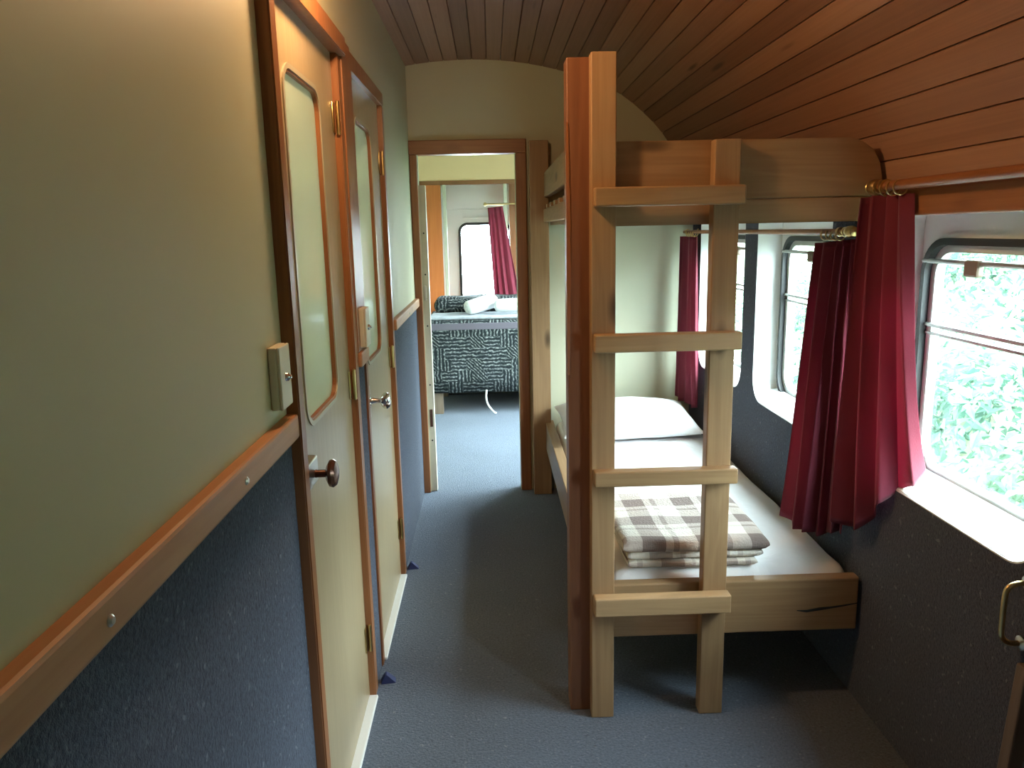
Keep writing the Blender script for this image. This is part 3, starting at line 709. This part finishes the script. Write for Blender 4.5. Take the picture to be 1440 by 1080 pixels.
def spread():
    bm = bmesh.new(); uvl = bm.loops.layers.uv.new('UVMap')
    prof = [(by0 + .004, .180), (by0 - .004, .32), (by0, .5), (by0 - .002, .66), (by0 - .004, .705), (by0 + .006, .735), (by0 + .03, .750), (by0 + .10, .755), (by0 + .4, .757), (by1, .757)]
    acc = [0]
    for a, b in zip(prof, prof[1:]): acc.append(acc[-1] + math.dist(a, b))
    N = 60; rows = []
    for i in range(N + 1):
        x = bx0 + (bx1 - bx0) * i / N
        rows.append([bm.verts.new((x, y + .004 * math.sin(x * 23) * (1 if z < .6 else .2), z)) for y, z in prof])
    for i in range(N):
        for k in range(len(prof) - 1):
            f = bm.faces.new((rows[i][k], rows[i + 1][k], rows[i + 1][k + 1], rows[i][k + 1]))
            for l, (ii, kk) in zip(f.loops, ((i, k), (i + 1, k), (i + 1, k + 1), (i, k + 1))): l[uvl].uv = (bx0 + (bx1 - bx0) * ii / N, acc[kk])
    # left side panel
    p = [bm.verts.new((bx0, by1, .18))]
    bm.faces.new([v for v in rows[0]] + p); 
    return bm
o = mesh('bedspread', spread(), spread_m, smooth=True, label='hatched black and grey bedspread hanging over the far bed', cat='bedspread')
sm = o.modifiers.new('thick', 'SOLIDIFY'); sm.thickness = .008; sm.offset = 1
mesh('hem_band', BX((bx0 - .006, by0 - .016, .69), (bx1, by0 - .006, .742), .003), plain('purple_grey_band', (.12, .105, .13), .9), o)
pale_spread = plain('pale_grey_quilt', (.36, .38, .42), .9, var=.5, nscale=22)
bm = soft(bmesh.new(), (bx0 + .02, by0 + .05, .762), (bx1, 6.50, .792), .014, .006, 9, 4)
mesh('top_quilt', bm, pale_spread, o, smooth=True)
bm = soft(bmesh.new(), (bx0 + .03, 6.54, .776), (bx1 - .02, 6.90, .905), .055, .012, 6, 4)
uvl = bm.loops.layers.uv.new('UVMap')
for f in bm.faces:
    for l in f.loops: l[uvl].uv = (l.vert.co.x, l.vert.co.y + l.vert.co.z)
mesh('folded_duvet', bm, spread_m, smooth=True, label='folded dark hatched duvet along the back of the far bed', cat='duvet')
def towel(a, b, r, label):
    bm = bmesh.new(); a = Vector(a); b = Vector(b); d = (b - a).normalized(); u = Vector((0, 0, 1)); u = (u - d * u.dot(d)).normalized(); w = d.cross(u)
    L = (b - a).length; n = 40; rings = []
    for h, s in ((0, .55), (.006, .82), (.02, .97), (.05, 1), (L * .5, 1.03), (L - .05, 1), (L - .02, .97), (L - .006, .82), (L, .55)):
        ring = []
        for k in range(n):
            an = 2 * PI * k / n; rr = r * s * (1 + .10 * (k / n)) * (1 + .04 * noise.noise(Vector((an, h * 9, 1))))
            ring.append(bm.verts.new(a + d * h + (u * math.sin(an) * .9 + w * math.cos(an)) * rr))
        rings.append(ring)
    for A, B in zip(rings, rings[1:]):
        for k in range(n): bm.faces.new((A[k], A[(k + 1) % n], B[(k + 1) % n], B[k]))
    bm.faces.new(rings[0]); bm.faces.new(rings[-1])
    root = mesh('rolled_towel', bm, towel_m, smooth=True, label=label, cat='towel', group='rolled towels on the far bed')
    # spiral end of the roll
    for c, s in ((a - d * .001, 1), (b + d * .001, 1)):
        t_ = bmesh.new(); tube(t_, [c + (u * math.sin(q) + w * math.cos(q)) * (r * .5 * (k / 40)) for k, q in ((k, k * .35) for k in range(4, 41))], .004, 6); mesh('roll_end', t_, towel_m, root, smooth=True)
    return root
towel((-.20, 6.27, .845), (.035, 6.42, .895), .062, 'white rolled towel lying slantwise with one end propped up on the bed')
towel((.03, 6.29, .863), (.36, 6.27, .863), .056, 'white rolled towel lying flat along the front of the bed')
bm = bmesh.new(); cp = [(-.055, by0 - .012, .20), (-.06, by0 - .02, .14), (-.05, by0 - .035, .09), (-.02, by0 - .05, .045), (.005, by0 - .06, .02), (.02, by0 - .06, .016)]
tube(bm, [crv(cp, k / 30) for k in range(31)], .0075, 8); mesh('cord', bm, white, smooth=True, label='white cord hanging under the bedspread of the far bed', cat='cord')

# ------------------------------------------------------------------ outdoors
def bank_z(x, y):
    b = max(0, x - 2.2)
    return -1.0 + .62 * b - .02 * b * b + .35 * noise.noise(Vector((x * .5, y * .5, 0))) + .12 * noise.noise(Vector((x * 1.7, y * 1.7, 3)))
bm = bmesh.new(); rows = []
for i in range(41):
    x = 1.5 + 9 * i / 40
    rows.append([bm.verts.new((x, -6 + 24 * j / 80, bank_z(x, -6 + 24 * j / 80))) for j in range(81)])
for A, B in zip(rows, rows[1:]):
    for j in range(80): bm.faces.new((A[j], B[j], B[j + 1], A[j + 1]))
mesh('hillside', bm, bank_m, kind='structure', smooth=True)
R_ = random.Random(11); bm = bmesh.new()
for c in range(430):
    cx = 2.7 + 6.5 * R_.random() ** 1.3; cy = -1.5 + 13 * R_.random()
    cr = .25 + .45 * R_.random(); cz = bank_z(cx, cy) + cr * .5
    for k in range(85):
        a = R_.uniform(0, 2 * PI); z = R_.uniform(-.3, 1); rr = math.sqrt(1 - z * z) if abs(z) < 1 else 0
        dr_ = Vector((rr * math.cos(a), rr * math.sin(a), z))
        p = Vector((cx, cy, cz)) + dr_ * cr * R_.uniform(.8, 1.1)
        n_ = (dr_ + Vector((R_.uniform(-.7, .7), R_.uniform(-.7, .7), R_.uniform(-.4, .9)))).normalized()
        u = n_.orthogonal().normalized(); u = (Matrix.Rotation(R_.uniform(0, 6.28), 3, n_) @ u); w = n_.cross(u)
        s = R_.uniform(.022, .058)
        vs = [bm.verts.new(p + u * s * q[0] + w * s * q[1] + n_ * s * q[2]) for q in ((-1.3, 0, -.2), (-.2, -.55, .1), (1.3, 0, -.3), (-.2, .55, .1))]
        bm.faces.new(vs)
mesh('foliage', bm, leaf_m, kind='stuff', label='pale sunlit bushes on the bank outside the windows', cat='foliage')

# ------------------------------------------------------------------ light
wd = bpy.data.worlds.new('overcast'); scene.world = wd; wd.use_nodes = True
nt = wd.node_tree; bg = nt.nodes['Background']
tc = nt.nodes.new('ShaderNodeTexCoord'); sp = nt.nodes.new('ShaderNodeSeparateXYZ'); rp = nt.nodes.new('ShaderNodeValToRGB')
nt.links.new(tc.outputs['Generated'], sp.inputs[0]); nt.links.new(sp.outputs[2], rp.inputs[0]); nt.links.new(rp.outputs[0], bg.inputs[0])
rp.color_ramp.elements[0].position = 0; rp.color_ramp.elements[0].color = (.74, .87, .95, 1)
rp.color_ramp.elements[1].position = .7; rp.color_ramp.elements[1].color = (.82, .94, 1.0, 1)
bg.inputs[1].default_value = 14.0
# portals only guide sampling of the sky through the openings; they give off no light
def portal(x, y, z, sy, sz, rot):
    l = bpy.data.lights.new('window_portal', 'AREA'); l.shape = 'RECTANGLE'; l.size = sz; l.size_y = sy; l.cycles.is_portal = True
    o = bpy.data.objects.new('window_portal', l); COL.objects.link(o); o.location = (x, y, z); o.rotation_euler = rot
for a, b in HOLE.values(): portal(1.27, (a + b) / 2, 1.08, b - a, .64, (0, math.radians(90), 0))
for (a, b, c, d) in FW: portal(FXR + .08, (a + b) / 2, (c + d) / 2, b - a, d - c, (0, math.radians(90), 0))
l = bpy.data.lights.new('lamp_bulb', 'POINT'); l.energy = 6; l.color = (1, .60, .30); l.shadow_soft_size = .045
o = bpy.data.objects.new('lamp_bulb', l); COL.objects.link(o); o.location = (XL + .16, 1.75, 2.065); o.parent = lp; o.location = Vector((XL + .16, 1.75, 2.065)) - lp.location

# ------------------------------------------------------------------ camera
R = [[0.999358788552975, -0.026310886747577797, 0.0242847478983535], [-0.028923529364849095, -0.19342610262742832, 0.9806884175269147], [-0.021105477748943793, -0.9807619895065877, -0.19406307930172897]]
cm = bpy.data.cameras.new('camera'); cam = bpy.data.objects.new('camera', cm); COL.objects.link(cam); scene.camera = cam
cm.sensor_fit = 'HORIZONTAL'; cm.sensor_width = 36; cm.lens = 1085 * 36 / 1440; cm.clip_start = .02
mw = Matrix(((R[0][0], -R[0][1], -R[0][2], 0), (R[1][0], -R[1][1], -R[1][2], 0), (R[2][0], -R[2][1], -R[2][2], 1.45), (0, 0, 0, 1)))
cam.matrix_world = mw
vs = scene.view_settings; vs.view_transform = 'Standard'; vs.look = 'None'; vs.exposure = 1.7; vs.gamma = 1; vs.use_curve_mapping = False
scene.cycles.use_denoising = True
scene.cycles.max_bounces = 10; scene.cycles.diffuse_bounces = 6; scene.cycles.transparent_max_bounces = 12
scene.cycles.caustics_reflective = False; scene.cycles.caustics_refractive = False
